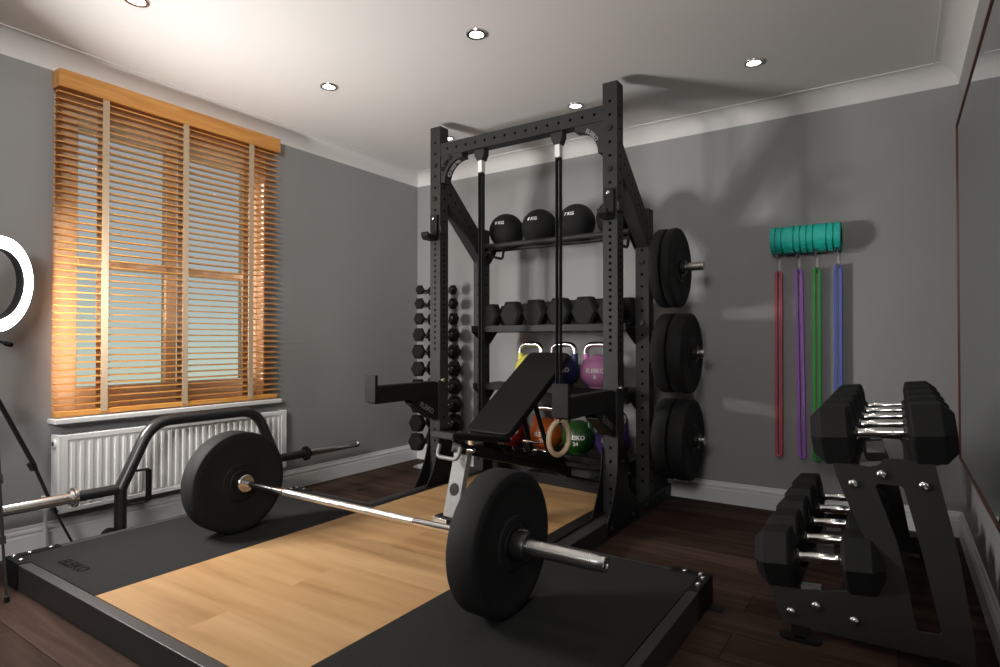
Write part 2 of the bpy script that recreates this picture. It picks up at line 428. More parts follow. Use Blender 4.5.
# ------------------------------------------------------------------ lifting platform
PX0, PX1, PY0, PY1, PZ = -3.008, -.580, .891, 2.296, .100
pf = thing('lifting_platform', 'low lifting platform with oak centre and black rubber side mats', 'lifting platform', (-1.81, 2.1, 0))
oakX0, oakX1 = -2.300, -1.319
MB().box(oakX0, oakX1, .933, 3.385, .012, PZ).build('oak_panel', M['oak'], pf, bevel=.0008, label='pale oak centre panel')
for x0, x1 in ((PX0 + .040, oakX0 - .0015), (oakX1 + .0015, PX1 - .040)):
    MB().box(x0, x1, .933, PY1 - .026, .012, PZ + .0005).build('rubber_mat', M['matrubber'], pf, bevel=.0015)
MB().box(PX0, PX1, PY0, .931, 0, PZ).build('front_frame', M['frame'], pf, bevel=.003)
MB().box(PX0, PX0 + .038, .931, PY1, 0, PZ).build('side_frame', M['frame'], pf, bevel=.003)
MB().box(PX1 - .038, PX1, .931, PY1, 0, PZ).build('side_frame', M['frame'], pf, bevel=.003)
MB().box(PX0 + .038, oakX0 - .055, PY1 - .025, PY1, 0, PZ - .004).build('rear_frame', M['frame'], pf, bevel=.003)
MB().box(oakX1 + .068, PX1 - .038, PY1 - .025, PY1, 0, PZ - .004).build('rear_frame', M['frame'], pf, bevel=.003)
MB().box(oakX0 - .055, oakX0 - .0015, PY1 - .025, 3.30, 0, PZ - .002).build('oak_border', M['black'], pf, bevel=.002)
MB().box(oakX1 + .0015, oakX1 + .066, PY1 - .025, 3.30, 0, PZ - .002).build('oak_border', M['black'], pf, bevel=.002)
for sx, sy in ((0, 0), (1, 0), (0, 1), (1, 1)):
    X = PX1 if sx else PX0; dx = -1 if sx else 1
    Y = PY1 if sy else PY0; dy = -1 if sy else 1
    c = MB()
    def bx(a0, a1, b0, b1, z0, z1):
        xs = sorted((X + dx * a0, X + dx * a1)); ys = sorted((Y + dy * b0, Y + dy * b1)); c.box(*xs, *ys, z0, z1)
    bx(-.003, .145, -.003, .040, PZ, PZ + .0035); bx(-.003, .040, .04, .185, PZ, PZ + .0035)
    bx(-.003, .145, -.003, -.0002, .004, PZ + .0035); bx(-.003, -.0002, -.003, .185, .004, PZ + .0035)
    bx(-.055, .02, .03, .075, .0, .004) if (sy and sx) else None
    co = c.build('corner_plate', M['black'], pf, bevel=.001)
    for a, b in ((.022, .022), (.100, .022), (.022, .075), (.022, .150)) if sy == 0 else ((.035, .022), (.095, .022), (.018, .055), (.018, .12)):
        bb = MB().lathe([(0, .0100), (.004, .0100), (.0070, .007), (.0085, 0)], (X + dx * a, Y + dy * b, PZ + .0032), (0, 0, 1), 14)
        bb.build('bolt', M['boltshiny'], co)
mk = MB(); text(mk, 'ELEIKO', .060, plane_fn((-2.675, 1.008, PZ + .0012), (1, .02, 0), (-.02, 1, 0)), bold=.03)
mk.build('mat_lettering', M['matmark'], pf, smooth=0, label='dark embossed lettering')

# ------------------------------------------------------------------ bumper plates, barbell
def plate_mb(c, t, r=.225, side=1, seg=72):
    """bumper plate: axis X, c = centre of inner face, grows along side"""
    rim = [(0, .026), (0, .085), (.004, .090), (.004, .185), (0, .195), (0, r - .012), (.004, r - .004), (.012, r)]
    prof = rim + [(t - d, q) for d, q in rim[::-1]]
    prof.append((0, .026))
    return MB().lathe(prof, c, (side, 0, 0), seg)
def hub_mb(c, t, side):
    e_ = [(.001, .084), (-.0015, .076), (.0015, .072), (.0015, .060), (-.003, .054), (-.003, .0255)]
    return MB().lathe(e_[::-1] + [(t - d, q) for d, q in e_] + [(-.003, .0255)], c, (side, 0, 0), 32)
def bumper(c, t, side, label, group, r=.225):
    p = thing('bumper_plate', label, 'weight plate', (c[0], c[1], c[2] - r), group)
    plate_mb(c, t, r, side).build('rubber_disc', M['rubber'], p)
    hub_mb(c, t, side).build('hub', M['black'], p)
    return p
BY, BZ = 1.604, PZ + .0015 + .229
bar = thing('barbell', 'chrome barbell loaded across the oak platform', 'barbell', (-1.811, BY, BZ))
s = MB(); s.cyl((-2.47, BY, BZ), (-2.19, BY, BZ), .0142, 20); s.cyl((-1.43, BY, BZ), (-1.15, BY, BZ), .0142, 20, 0)
for a, b, mi in ((-2.19, -2.18, 0), (-2.18, -1.90, 1), (-1.90, -1.72, 1), (-1.72, -1.44, 1), (-1.44, -1.43, 0)):
    s.cyl((a, BY, BZ), (b, BY, BZ), .0142 if mi else .0136, 20, mi)
s.build('shaft', [M['chrome'], M['knurl']], bar)
for sd in (-1, 1):
    x0 = -1.800 + sd * .685
    sl = MB().lathe([(0, .0142), (0, .0255), (.385, .0255), (.390, .0235), (.412, .0235), (.4145, .021), (.4145, .013), (.412, .013), (.412, 0)], (x0, BY, BZ), (sd, 0, 0), 40)
    for k in range(52):
        sl.lathe([(.012 + k * .007, .0254), (.0135 + k * .007, .0259), (.0165 + k * .007, .0259), (.018 + k * .007, .0254)], (x0, BY, BZ), (sd, 0, 0), 32)
    sl.build('sleeve', M['satin'], bar)
    MB().lathe([(-.030, .0142), (-.030, .0375), (-.028, .0395), (-.002, .0395), (0, .0375), (0, .0142)], (x0, BY, BZ), (sd, 0, 0), 40).build('collar_flange', M['satin'], bar)
bumper((-2.4925, BY, BZ), .106, -1, 'black bumper plate at the window end of the barbell', 'plates on the barbell', .229)
bumper((-1.1195, BY, BZ), .104, 1, 'large black bumper plate in front on the nearer end of the barbell', 'plates on the barbell', .229)
cl = thing('barbell_collar', 'black clamp collar on the near barbell sleeve', 'collar', (-1.01, BY, BZ))
MB().lathe([(0, .0258), (0, .041), (.006, .045), (.044, .045), (.05, .041), (.05, .0258), (0, .0258)], (-1.012, BY, BZ), (1, 0, 0), 36).build('clamp_body', M['plastic'], cl)
MB().bar((-1.010, BY + .012, BZ + .043), (-.976, BY + .024, BZ + .041), .016, .010, up=(0, 0, 1)).build('lever', M['plastic'], cl, bevel=.003)

# ------------------------------------------------------------------ open trap bar standing behind the platform
TX, TZ = -3.066, .277
tb = thing('open_trap_bar', 'black open trap bar with chrome sleeves standing along the radiator', 'trap bar', (TX, 1.78, 0))
J0, J1 = 1.346, 2.20
fr = round_path([(TX, J0, TZ), (TX, 1.487, .578), (TX, 2.060, .578), (TX, J1, TZ)], .10, 9)
MB().tube(fr, .0285, 20).build('frame_tube', M['tubeblack'], tb)
for j, y1 in ((J0, 1.165), (J1, 2.400)):
    MB().cyl((TX, j, TZ), (TX, y1, TZ), .0245, 18).build('arm_tube', M['tubeblack'], tb)
    sd = -1 if y1 < j else 1
    MB().lathe([(0, 0), (0, .024), (.004, .044), (.016, .044), (.018, .034), (.030, .032), (.030, 0)], (TX, y1, TZ), (0, sd, 0), 32).build('flange', M['satin'] if sd < 0 else M['black'], tb)
    MB().lathe([(.03, 0), (.03, .0245), (.405, .0245), (.408, .0225), (.418, .0225), (.42, .0245), (.432, .0245), (.435, .02), (.435, 0)], (TX, y1, TZ), (0, sd, 0), 28).build('sleeve', M['satin'], tb)
    st_ = MB().cyl((TX, j, TZ), (TX, j, .02), .0265, 18)
    st_.build('stand_leg', M['tubeblack'], tb)
    MB().lathe([(-.016, 0), (-.016, .030), (-.012, .036), (.012, .036), (.016, .030), (.016, 0)], (TX, j - .045, .066), (1, 0, 0), 24).build('foot_roller', M['rubber'], tb)
    MB().box(TX - .022, TX + .022, j - .03, j + .03, 0, .022).build('foot', M['rubber'], tb, bevel=.004)
    hs = 1 if j == J0 else -1
    hp = round_path([(TX, j + .02 * hs, TZ + .072), (TX + .005, j + .125 * hs, TZ + .072), (TX + .005, j + .125 * hs, TZ - .085), (TX, j + .01 * hs, TZ - .085)], .008, 4)
    hd = MB().tube(hp, .006, 10).build('handle_bracket', M['powder'], tb)
    MB().cyl((TX + .005, j + .125 * hs, TZ + .068), (TX + .005, j + .125 * hs, TZ - .08), .0135, 16).build('grip', M['black'], hd)

# ------------------------------------------------------------------ half rack
rk = thing('half_rack', 'tall black steel half rack at the back of the platform', 'power rack', (-1.80, 3.1, 0))
LX0, LX1, RX0, RX1 = -2.432, -2.352, -1.262, -1.182
FY0, FY1, RY0, RY1 = 2.850, 2.930, 3.310, 3.390
FZ, RZ = 2.318, 1.745
def holes(mb, face, x, y, zs, r=.0085):
    for z in zs:
        if face == 'F': mb.lathe([(0, r), (.0006, r), (.0006, 0)], (x, y, z), (0, -1, 0), 14, 1)
        else: mb.lathe([(0, r), (.0006, r), (.0006, 0)], (x, y, z), (1, 0, 0), 14, 1)
def post(x0, x1, y0, y1, top, dense):
    mb = MB().box(x0, x1, y0, y1, .09, top)
    xc, yc = (x0 + x1) / 2, (y0 + y1) / 2
    up = [top - .100 - .0703 * k for k in range(0, 40)]
    if dense:
        u = [z for z in up if z > 1.62 ]
        dn = [z for z in [1.585 - .0345 * k for k in range(60)] if z > .92]
        lo = [z for z in [.50 - .0703 * k for k in range(6)] if z > .13]
        zz = u + dn + lo
    else: zz = [z for z in up if z > .13]
    bz = (2, 5) if dense else (3, 8)
    holes(mb, 'F', xc, y0, [z for z in zz if z not in (up[bz[0]], up[bz[1]])])
    holes(mb, 'X', x1, yc, [z for z in zz if not (.6 < z < .75)], .0075)
    o = mb.build('upright_post', [M['powder'], M['hole']], rk, bevel=.004)
    for k in bz:
        MB().lathe([(0, .015), (.007, .015), (.009, .013), (.009, 0)], (xc, y0, up[k]), (0, -1, 0), 6).build('bolt', M['bolt'], o)
    return o
post(LX0, LX1, FY0, FY1, FZ, 1); post(RX0, RX1, FY0, FY1, FZ, 1)
post(LX0, LX1, RY0, RY1, RZ, 0); post(RX0, RX1, RY0, RY1, RZ, 0)
# crossbar and its gussets
mb = MB().box(LX1, RX0, FY0 + .002, FY1 - .004, 2.127, 2.206)
for k in range(15):
    x = LX1 + .055 + k * .0705
    mb.lathe([(0, .0085), (.0006, .0085), (.0006, 0)], (x, FY0 + .002, 2.1665), (0, -1, 0), 14, 1)
mb.build('crossbar', [M['powder'], M['hole']], rk, bevel=.003)
for sd, xo in ((1, LX1), (-1, RX0)):
    S = .165
    poly = [(0, 0), (S, 0), (S, -.030)] + arc(S, -S, S - .030, PI / 2, PI, 14)[0:] + [(0, -S)]
    gs = MB().prism(poly, (xo, FY0 + .006, 2.127), (sd, 0, 0), (0, 0, 1), (0, .064, 0)).build('gusset', M['powder'], rk, bevel=.0015)
    rr = S - .030 + .012
    cx, cz_ = xo + sd * S, 2.127 - S
    def fr_fn(u, w_, sd=sd, cx=cx, cz_=cz_):
        a = 3 * PI / 4 - u / .166
        return Vector((cx + (.166 + w_) * math.cos(a), FY0 + .0052, cz_ + (.166 + w_) * math.sin(a)))
    if sd < 0:
        def fr_fn(u, w_, cx=cx, cz_=cz_):
            a = PI / 4 - u / .147
            return Vector((cx + (.147 + w_) * math.cos(a), FY0 + .0052, cz_ + (.147 + w_) * math.sin(a)))
    t_ = MB(); text(t_, 'ELEIKO', .034 if sd > 0 else .028, fr_fn, bold=.04)
    t_.build('gusset_lettering', M['blackmark'] if sd > 0 else M['greymark'], gs, smooth=0)
    def in_fn(u, w_, cx=cx, cz_=cz_, sd=sd):
        ra = S - .030 - .0008
        a = (3 * PI / 4 + u / ra) if sd > 0 else (PI / 4 - u / ra)
        return Vector((cx + ra * math.cos(a), FY0 + .038 + w_, cz_ + ra * math.sin(a)))
    if sd > 0:
        t_ = MB(); text(t_, 'ELEIKO', .040, in_fn, bold=.045)
        t_.build('gusset_lettering', M['whitemark'], gs, smooth=0)
# braces, base beams, foot gussets
for x0, x1 in ((LX0 + .004, LX1 - .004), (RX0 + .004, RX1 - .004)):
    br = MB().prism([(FY1, 2.020), (FY1, 1.850), (RY0, 1.520), (RY0, 1.695)], (x0, 0, 0), (0, 1, 0), (0, 0, 1), (x1 - x0, 0, 0))
    n_ = Vector((0, .325, .38)).normalized(); dr = Vector((0, .38, -.325)).normalized()
    for k in range(7):
        t = .04 + .067 * k
        q = Vector((x1, FY1, 1.935)) + dr * t
        br.lathe([(0, .0075), (.0006, .0075), (.0006, 0)], q, (1, 0, 0), 14, 1)
    br.build('diagonal_brace', [M['powder'], M['hole']], rk, bevel=.003)
for x0, x1 in ((LX0, LX1), (RX0, RX1)):
    MB().box(x0, x1, PY1 + .006, 3.70, 0, .090).build('base_beam', M['powder'], rk, bevel=.004)
    for xa in (x0 - .0062, x1 + .0002):
        pts = [(FY1 + .02, .43), (FY0 - .012, .43)] + [(FY0 - .012 - .135 * (k / 10) ** 2.2, .43 - .345 * k / 10) for k in range(1, 11)] + [(FY0 - .150, .02), (FY1 + .20, .02), (FY1 + .20, .10), (FY1 + .06, .20)]
        gp = MB().prism(pts, (xa, 0, 0), (0, 1, 0), (0, 0, 1), (.006, 0, 0)).build('foot_gusset', M['black'], rk, bevel=.001)
        for yb, zb in ((2.76, .05), (3.05, .05), (2.89, .36)):
            q = xa + (.006 if xa > x0 else 0)
            MB().lathe([(0, .013), (.006, .013), (.008, .011), (.008, 0)], (q, yb, zb), (1 if xa > x0 else -1, 0, 0), 6).build('bolt', M['bolt'], gp)
    xa = x1
    rp = MB().prism([(3.40, .09), (3.40, .30), (3.46, .30), (3.64, .15), (3.64, .09)], (x0 + .01, 0, 0), (0, 1, 0), (0, 0, 1), (.06, 0, 0)).build('rear_gusset', M['black'], rk, bevel=.001)
    for yb in (3.26, 3.36, 3.48, 3.58):
        MB().lathe([(0, .013), (.007, .013), (.009, .011), (.009, 0)], (xa, yb, .05), (1, 0, 0), 6).build('bolt', M['bolt'], rp)
MB().box(LX1, RX0, RY0 + .08, RY1 + .06, .100, .165).build('rear_crossmember', M['powder'], rk, bevel=.003)
# shelves
def end_brackets(z, parent, y0=3.215, y1=3.46, dz=.10):
    for x in (LX1 + .0005, RX0 - .0065):
        MB().prism([(y0, z), (y1, z), (y1, z - .02), (RY1, z - dz), (RY0, z - dz), (y0, z - .025)], (x, 0, 0), (0, 1, 0), (0, 0, 1), (.006, 0, 0)).build('shelf_bracket', M['black'], parent)
bs = MB()
for y in (3.268, 3.432): bs.cyl((LX1 + .004, y, 1.6140), (RX0 - .004, y, 1.6140), .016, 18)
bsh = bs.build('ball_shelf', M['powder'], rk)
end_brackets(1.612, bsh)
for x in (LX1 + .09, RX0 - .09):
    MB().tube(round_path([(x, 3.268, 1.610), (x + .0, 3.285, 1.545), (x, 3.415, 1.545), (x, 3.432, 1.610)], .02, 4), .009, 10).build('shelf_brace', M['powder'], bsh)
MB().bar((LX1 + .006, 3.30, 1.555), (LX1 + .115, 3.27, 1.600), .03, .012).build('shelf_brace', M['powder'], bsh)
ds = MB().box(LX1 + .004, RX0 - .004, 3.175, 3.49, 1.060, 1.066).box(LX1 + .004, RX0 - .004, 3.170, 3.176, 1.036, 1.078).box(LX1 + .004, RX0 - .004, 3.484, 3.490, 1.036, 1.085)
dsh = ds.build('dumbbell_shelf', M['black'], rk, bevel=.001); end_brackets(1.058, dsh, 3.18, 3.48)
for z in (.692, .284):
    ks = MB().box(LX1 + .004, RX0 - .004, 3.19, 3.50, z - .006, z).box(LX1 + .004, RX0 - .004, 3.186, 3.192, z - .032, z + .006)
    ksh = ks.build('kettlebell_shelf', M['black'], rk, bevel=.001); end_brackets(z - .008, ksh, 3.20, 3.48)
# side clevis blocks behind the front posts (shelf arms)
for z in (.70, .335):
    MB().prism([(FY1, z + .03), (FY1 + .10, z + .03), (FY1 + .13, z - .06), (FY1 + .10, z - .06), (FY1 + .07, z - .02), (FY1, z - .02)], (RX0 + .02, 0, 0), (0, 1, 0), (0, 0, 1), (.045, 0, 0)).build('arm_bracket', M['black'], rk, bevel=.002)
# plate storage pegs on the outside of the rear right post
for z in (1.394, .911, .428):
    pg = MB().cyl((RX1, 3.35, z), (RX1 + .302, 3.35, z), .0240, 28)
    pgo = pg.build('storage_peg', M['satin'], rk, bevel=.002)
    MB().box(RX1, RX1 + .008, 3.31, 3.39, z - .06, z + .06).build('peg_plate', M['black'], pgo)
for z, lab, a, b in ((1.394, 'top', .058, .050), (.911, 'middle', .077, .083), (.428, 'bottom', .081, .086)):
    ub = z + .024 - .0262
    x = RX1 + (.058 if lab == 'top' else .070)
    bumper((x, 3.35, ub), a, 1, f'inner bumper plate beside the rack post on the {lab} storage peg', 'plates on the rack storage pegs')
    x2 = x + a + .0075
    bumper((x2, 3.35, ub), b, 1, f'outer bumper plate on the {lab} storage peg of the rack', 'plates on the rack storage pegs')
    c_ = thing('peg_collar', f'black collar holding the plates on the {lab} storage peg', 'collar', (x2 + b + .02, 3.35, z), 'collars on the storage pegs')
    MB().lathe([(0, .0245), (0, .036), (.004, .040), (.024, .040), (.028, .034), (.028, .0245), (0, .0245)], (x2 + b + .003, 3.35, z), (1, 0, 0), 24).build('clamp_body', M['plastic'], c_)
    MB().cyl((x2 + b + .016, 3.35 - .015, z - .045), (x2 + b + .016, 3.35 + .01, z - .036), .008, 10).build('lever', M['satin'], c_)

# J-hooks
def jhook(x0, label):
    xc = x0 + .040
    j = thing('j_hook', label, 'J-hook', (xc, FY0 - .02, 1.60), 'J-hooks on the rack uprights')
    m = MB().box(xc - .027, xc + .027, FY0 - .0175, FY0 - .0012, 1.615, 1.762)
    m.build('back_plate', M['black'], j, bevel=.002)
    m = MB().box(xc - .027, xc + .027, FY0 - .085, FY0 - .012, 1.600, 1.632).prism([(FY0 - .085, 1.600), (FY0 - .105, 1.622), (FY0 - .105, 1.645), (FY0 - .094, 1.645), (FY0 - .080, 1.630)], (xc - .027, 0, 0), (0, 1, 0), (0, 0, 1), (.054, 0, 0))
    m.build('hook_arm', M['black'], j, bevel=.003)
    MB().box(xc - .022, xc + .022, FY0 - .080, FY0 - .02, 1.632, 1.637).build('hook_pad', M['satin'], j, bevel=.001)
    MB().lathe([(0, .008), (.003, .008), (.004, .005), (.004, 0)], (xc - .004, FY0 - .0175, 1.742), (0, -1, 0), 12).build('pin_cap', M['boltshiny'], j)
    MB().box(x0 + .0802, x0 + .096, FY0 - .012, FY0 + .048, 1.642, 1.690).build('side_wrap', M['powder'], j, bevel=.003)
    return j
jhook(LX0, 'black J-hook on the left front upright of the rack')
jhook(RX0, 'black J-hook on the right front upright of the rack')

# spotter arms
def spotter(x0, label):
    xc = x0 + .040
    a = thing('spotter_arm', label, 'spotter arm', (xc, 2.58, .60), 'spotter arms on the rack')
    MB().box(xc - .034, xc + .034, 2.322, FY0 - .012, .632, .722).build('arm_beam', M['dpowder'], a, bevel=.003)
    MB().box(xc - .030, xc + .030, 2.33, FY0 - .03, .7222, .729).build('pad_strip', M['rubber'], a, bevel=.002)
    MB().box(xc - .040, xc + .040, 2.300, 2.322, .640, .790).build('end_plate', M['dpowder'], a, bevel=.003)
    MB().box(xc - .040, xc + .040, FY0 - .012, FY0 - .0012, .50, .735).build('mount_plate', M['powder'], a, bevel=.002)
    MB().lathe([(0, .013), (.012, .013), (.016, .009), (.016, 0)], (x0 + .0805, FY0 + .02, .735), (1, 0, 0), 16).build('pull_pin', M['satin'], a)
    for sx in (-1, 1):
        xg = xc + sx * .032
        gg = MB().prism([(FY0 - .012, .632), (FY0 - .25, .632), (FY0 - .22, .600), (FY0 - .05, .500), (FY0 - .012, .500)], (xg - .003, 0, 0), (0, 1, 0), (0, 0, 1), (.006, 0, 0)).build('arm_gusset', M['black'], a, bevel=.001)
    # lettering on the sloping lower side, facing the front of the rack
    nrm = Vector((0, -.10, -.17)).normalized()
    e1 = Vector((0, .17, -.10)).normalized()
    web = MB().prism([(FY0 - .222, .601), (FY0 - .052, .501), (FY0 - .05, .506), (FY0 - .22, .606)], (xc - .032, 0, 0), (0, 1, 0), (0, 0, 1), (.064, 0, 0)).build('web', M['black'], a)
    t_ = MB(); text(t_, 'ELEIKO', .042, plane_fn(Vector((xc + .0352, FY0 - .115, .572)), (0, .17, -.085), (0, .085, .17)), bold=.02)
    t_.build('arm_lettering', M['greymark'], a, smooth=0)
    return a
spotter(LX0, 'black spotter arm on the left front upright of the rack')
spotter(RX0, 'black spotter arm on the right front upright, ring hanging beside it')

# gymnastic rings on straps
def gym_ring(x, label, zc=.445):
    y = 2.889
    g = thing('gymnastic_ring', label, 'gymnastic ring', (x, y, zc - .10), 'gymnastic rings hung from the rack crossbar')
    rc = Vector((x, y, zc)); nn = Vector((.985, -.17, 0)).normalized(); tt = Vector((.17, .985, 0)).normalized()
    pts = [rc + (tt * math.cos(2*PI*k/48) + Vector((0, 0, 1)) * math.sin(2*PI*k/48)) * .0905 for k in range(48)]
    MB().tube(pts, .0145, 14, closed=True).build('wooden_ring', M['ringwood'], g)
    s_ = MB()
    for dx in (-.0115, .0115): s_.box(x + dx - .0012, x + dx + .0012, y - .017, y + .017, zc + .090, 1.99)
    s_.prism([(-.0127, .09), (-.0127, .078), (-.006, .0725), (.006, .0725), (.0127, .078), (.0127, .09), (.0103, .09), (.0103, .08), (.005, .0745), (-.005, .0745), (-.0103, .08), (-.0103, .09)], (x, y - .017, zc), (1, 0, 0), (0, 0, 1), (0, .034, 0))
    s_.box(x - .0127, x + .0127, y - .017, y + .017, 1.98, 1.985)
    s_.build('strap', M['strap'], g)
    MB().box(x - .0155, x + .0155, y - .019, y + .019, 1.988, 2.065).build('strap_sleeve', M['whitemark'], g, bevel=.003, label='white sleeve above the strap')
    c_ = MB().prism([(-.036, .085), (.036, .085), (.036, .052), (.020, .018), (-.020, .018), (-.036, .052)], (x, y - .026, 2.04), (1, 0, 0), (0, 0, 1), (0, .052, 0))
    c_.build('strap_clamp', M['powder'], g, bevel=.003)
    return g
gym_ring(-2.064, 'gymnastic ring on black strap hanging left, behind the bench', .398)
gym_ring(-1.541, 'pale wooden gymnastic ring on black strap hanging right, by the spotter arm')

# ------------------------------------------------------------------ medicine balls
for x, t_, lab in ((-2.185, '9 KG', 'black medicine ball at the left end of the top rack shelf'), (-1.928, '8 KG', 'black medicine ball second from left on the top rack shelf'), (-1.660, '7 KG', 'black medicine ball third from left on the top rack shelf'), (-1.400, None, 'black medicine ball at the right end of the top shelf, behind the post')):
    c = Vector((x, 3.35, 1.718)); r = .1175
    b = thing('medicine_ball', lab, 'medicine ball', (x, 3.35, 1.600), 'medicine balls on the top rack shelf')
    n = 24
    MB().lathe([(r * math.sin(PI * k / n - PI / 2), r * math.cos(PI * k / n - PI / 2)) for k in range(n + 1)], c, (0, 0, 1), 48).build('ball', M['rubber'], b)
    if t_:
        def fn(u, w_, c=c):
            # wrapped on the ball, up and to the left of the front
            d = Vector((-.02 + .0, -1, .22)); d.normalize()
            base = Vector((.33, -.94, .12)).normalized()   # towards the room
            az = math.atan2(-c.x, c.y) - R(26) + u / (r * .93)
            el = R(19) + w_ / r
            q = Vector((math.sin(az) * math.cos(el), -math.cos(az) * math.cos(el), math.sin(el)))
            return c + q * (r + .0007)
        m = MB(); text(m, t_, .030, fn, bold=.04); m.build('weight_mark', M['whitemark'], b, smooth=0)

# ------------------------------------------------------------------ hex dumbbells
def hex_prof(L, Rr, ch=None):
    ch = ch or (.036 if L > .1 else .016)
    return [(0, 0), (0, Rr * .62), (.008, Rr - .006), (.015, Rr), (L - ch * .9, Rr), (L, Rr - ch), (L, 0)]
def dumbbell(loc, axis, Rr, Lh, grip, label, group, name='dumbbell', gr=.0155, zs=1.0):
    """axis 'X' or 'Y'; loc = middle of the grip"""
    d = thing(name, label, 'dumbbell', (loc[0], loc[1], loc[2]), group)
    a = Vector((1, 0, 0)) if axis == 'X' else Vector((0, 1, 0))
    c = Vector(loc)
    for sd in (-1, 1):
        hm = MB().lathe(hex_prof(Lh, Rr), c + a * sd * grip / 2, a * sd, 6, ref=(0, 0, 1))
        for v_ in hm.v: v_.z = c.z + (v_.z - c.z) * zs
        hm.build('head', M['rubber'], d, bevel=.003, smooth=25)
    h = grip / 2
    prof = [(-h, 0), (-h, gr * 1.25), (-h + .006, gr * 1.3), (-h + .012, gr * .95), (-h + .03, gr * .92), (-h * .45, gr * 1.02), (0, gr * 1.10), (h * .45, gr * 1.02), (h - .03, gr * .92), (h - .012, gr * .95), (h - .006, gr * 1.3), (h, gr * 1.25), (h, 0)]
    MB().lathe(prof, c, a, 20).build('handle', M['chrome'], d)
    return d
names = ['leftmost', 'second from left', 'third from left', 'fourth from left', 'fifth from left', 'rightmost']
for k, x in enumerate((-2.228, -2.058, -1.885, -1.712, -1.540, -1.370)):
    Rr = (.074, .079, .082, .084, .0845, .0845)[k]
    dumbbell((x, 3.335, 1.0665 + Rr * .866 * 1.2), 'Y', Rr, .090, .118, f'black hex dumbbell on the middle rack shelf, {names[k]} of its row', 'dumbbells on the middle rack shelf', zs=1.2)

# ------------------------------------------------------------------ kettlebells
def kettlebell(x, z, m, num, colour, where, y=3.335):
    k = thing('kettlebell', f'{colour} kettlebell with steel handle, {where}', 'kettlebell', (x, y, z), 'kettlebells on the lower rack shelves')
    r = .105; c = Vector((x, y, z + .0965))
    n = 20; prof = [(-.0965, 0), (-.0965, .055)]
    for q in range(n + 1):
        t = -PI / 2 + .58 + (PI - .58) * q / n
        prof.append((r * math.sin(t), r * math.cos(t) if q < n else 0))
    b = MB().lathe(prof, c, (0, 0, 1), 40)
    for sd in (-1, 1):
        b.tube([(x + sd * .060, y, z + .130), (x + sd * .078, y, z + .168), (x + sd * .080, y, z + .208)], [.030, .0215, .0185], 16)
    b.build('bell', M[m], k)
    hp = round_path([(x - .080, y, z + .200), (x - .078, y, z + .263), (x + .078, y, z + .263), (x + .080, y, z + .200)], .048, 7)
    MB().tube(hp, .0172, 16).build('handle', M['satin'], k)
    def fn(dz):
        def f(u, w_):
            az = R(14) + u / (r * .98); el = (w_ + dz) / r
            return c + Vector((math.sin(az) * math.cos(el), -math.cos(az) * math.cos(el), math.sin(el))) * (r + .0008)
        return f
    t_ = MB(); text(t_, 'ELEIKO', .036, fn(.010), bold=.03); text(t_, num, .034, fn(-.028), bold=.03)
    t_.build('lettering', M['whitemark'], k, smooth=0)
kettlebell(-1.985, .6925, 'kb_yellow', '16', 'yellow', 'on the upper shelf behind the bench')
kettlebell(-1.745, .6925, 'kb_navy', '12', 'navy blue', 'on the upper shelf behind the bench')
kettlebell(-1.512, .6925, 'kb_pink', '8', 'pink', 'on the upper shelf by the post')
kettlebell(-2.115, .2845, 'kb_red', '32', 'dark red', 'on the lowest shelf behind the bench')
kettlebell(-1.872, .2845, 'kb_orange', '28', 'orange', 'on the lowest shelf behind the ring')
kettlebell(-1.640, .2845, 'kb_green', '24', 'dark green', 'on the lowest shelf right of the ring')
kettlebell(-1.415, .2845, 'kb_purple', '20', 'purple', 'on the lowest shelf behind the post')

# ------------------------------------------------------------------ adjustable bench
bo = Vector((-1.770, 2.200, PZ)); th = R(6)
U = Vector((math.sin(th), math.cos(th), 0)); W = Vector((math.cos(th), -math.sin(th), 0)); Z = Vector((0, 0, 1))
def B(a, b, z): return Vector((bo.x, bo.y, 0)) + U * a + W * b + Z * z
bn = thing('adjustable_bench', 'black padded adjustable bench set to a low incline in front of the rack', 'weight bench', tuple(bo))
def obar(p0, p1, w_, h_, up=Z): return MB().bar(p0, p1, w_, h_, up=up)
MB().bar(B(.03, 0, .135), B(.115, 0, .452), .092, .034, up=-U).build('front_leg', M['silver'], bn, bevel=.004, label='silver flecked front leg')
lgn = (B(.03, 0, .135) - B(.115, 0, .452)).normalized().cross(W).normalized()
if lgn.dot(U) > 0: lgn = -lgn
mid = B(.064, 0, .262)
MB().lathe([(.016, .030), (.0185, .030), (.0195, .026), (.0195, 0)], mid, lgn, 28).build('badge', M['strap'], bn, label='round dark badge')
MB().bar(B(.035, -.055, .118), B(.035, .22, .118), .05, .036).build('front_foot', M['black'], bn, bevel=.003)
MB().bar(B(.035, -.095, .118), B(.035, -.055, .118), .05, .036).build('front_foot', M['black'], bn, bevel=.003)
MB().bar(B(.004, -.100, .116), B(.004, -.005, .116), .012, .030).build('foot_cap', M['satin'], bn, bevel=.002)
hp = round_path([B(.0, -.050, .485), B(-.015, -.056, .427), B(-.015, .082, .427), B(.0, .088, .485)], .03, 6)
MB().tube(hp, .0095, 12).build('lift_handle', M['greypaint'], bn, label='light grey D-shaped lift handle')
MB().cyl(B(.095, -.05, .455), B(.095, .085, .455), .011, 14).build('hinge_pin', M['satin'], bn)
MB().bar(B(.06, 0, .466), B(1.02, 0, .192), .060, .048).build('spine', M['black'], bn, bevel=.003)
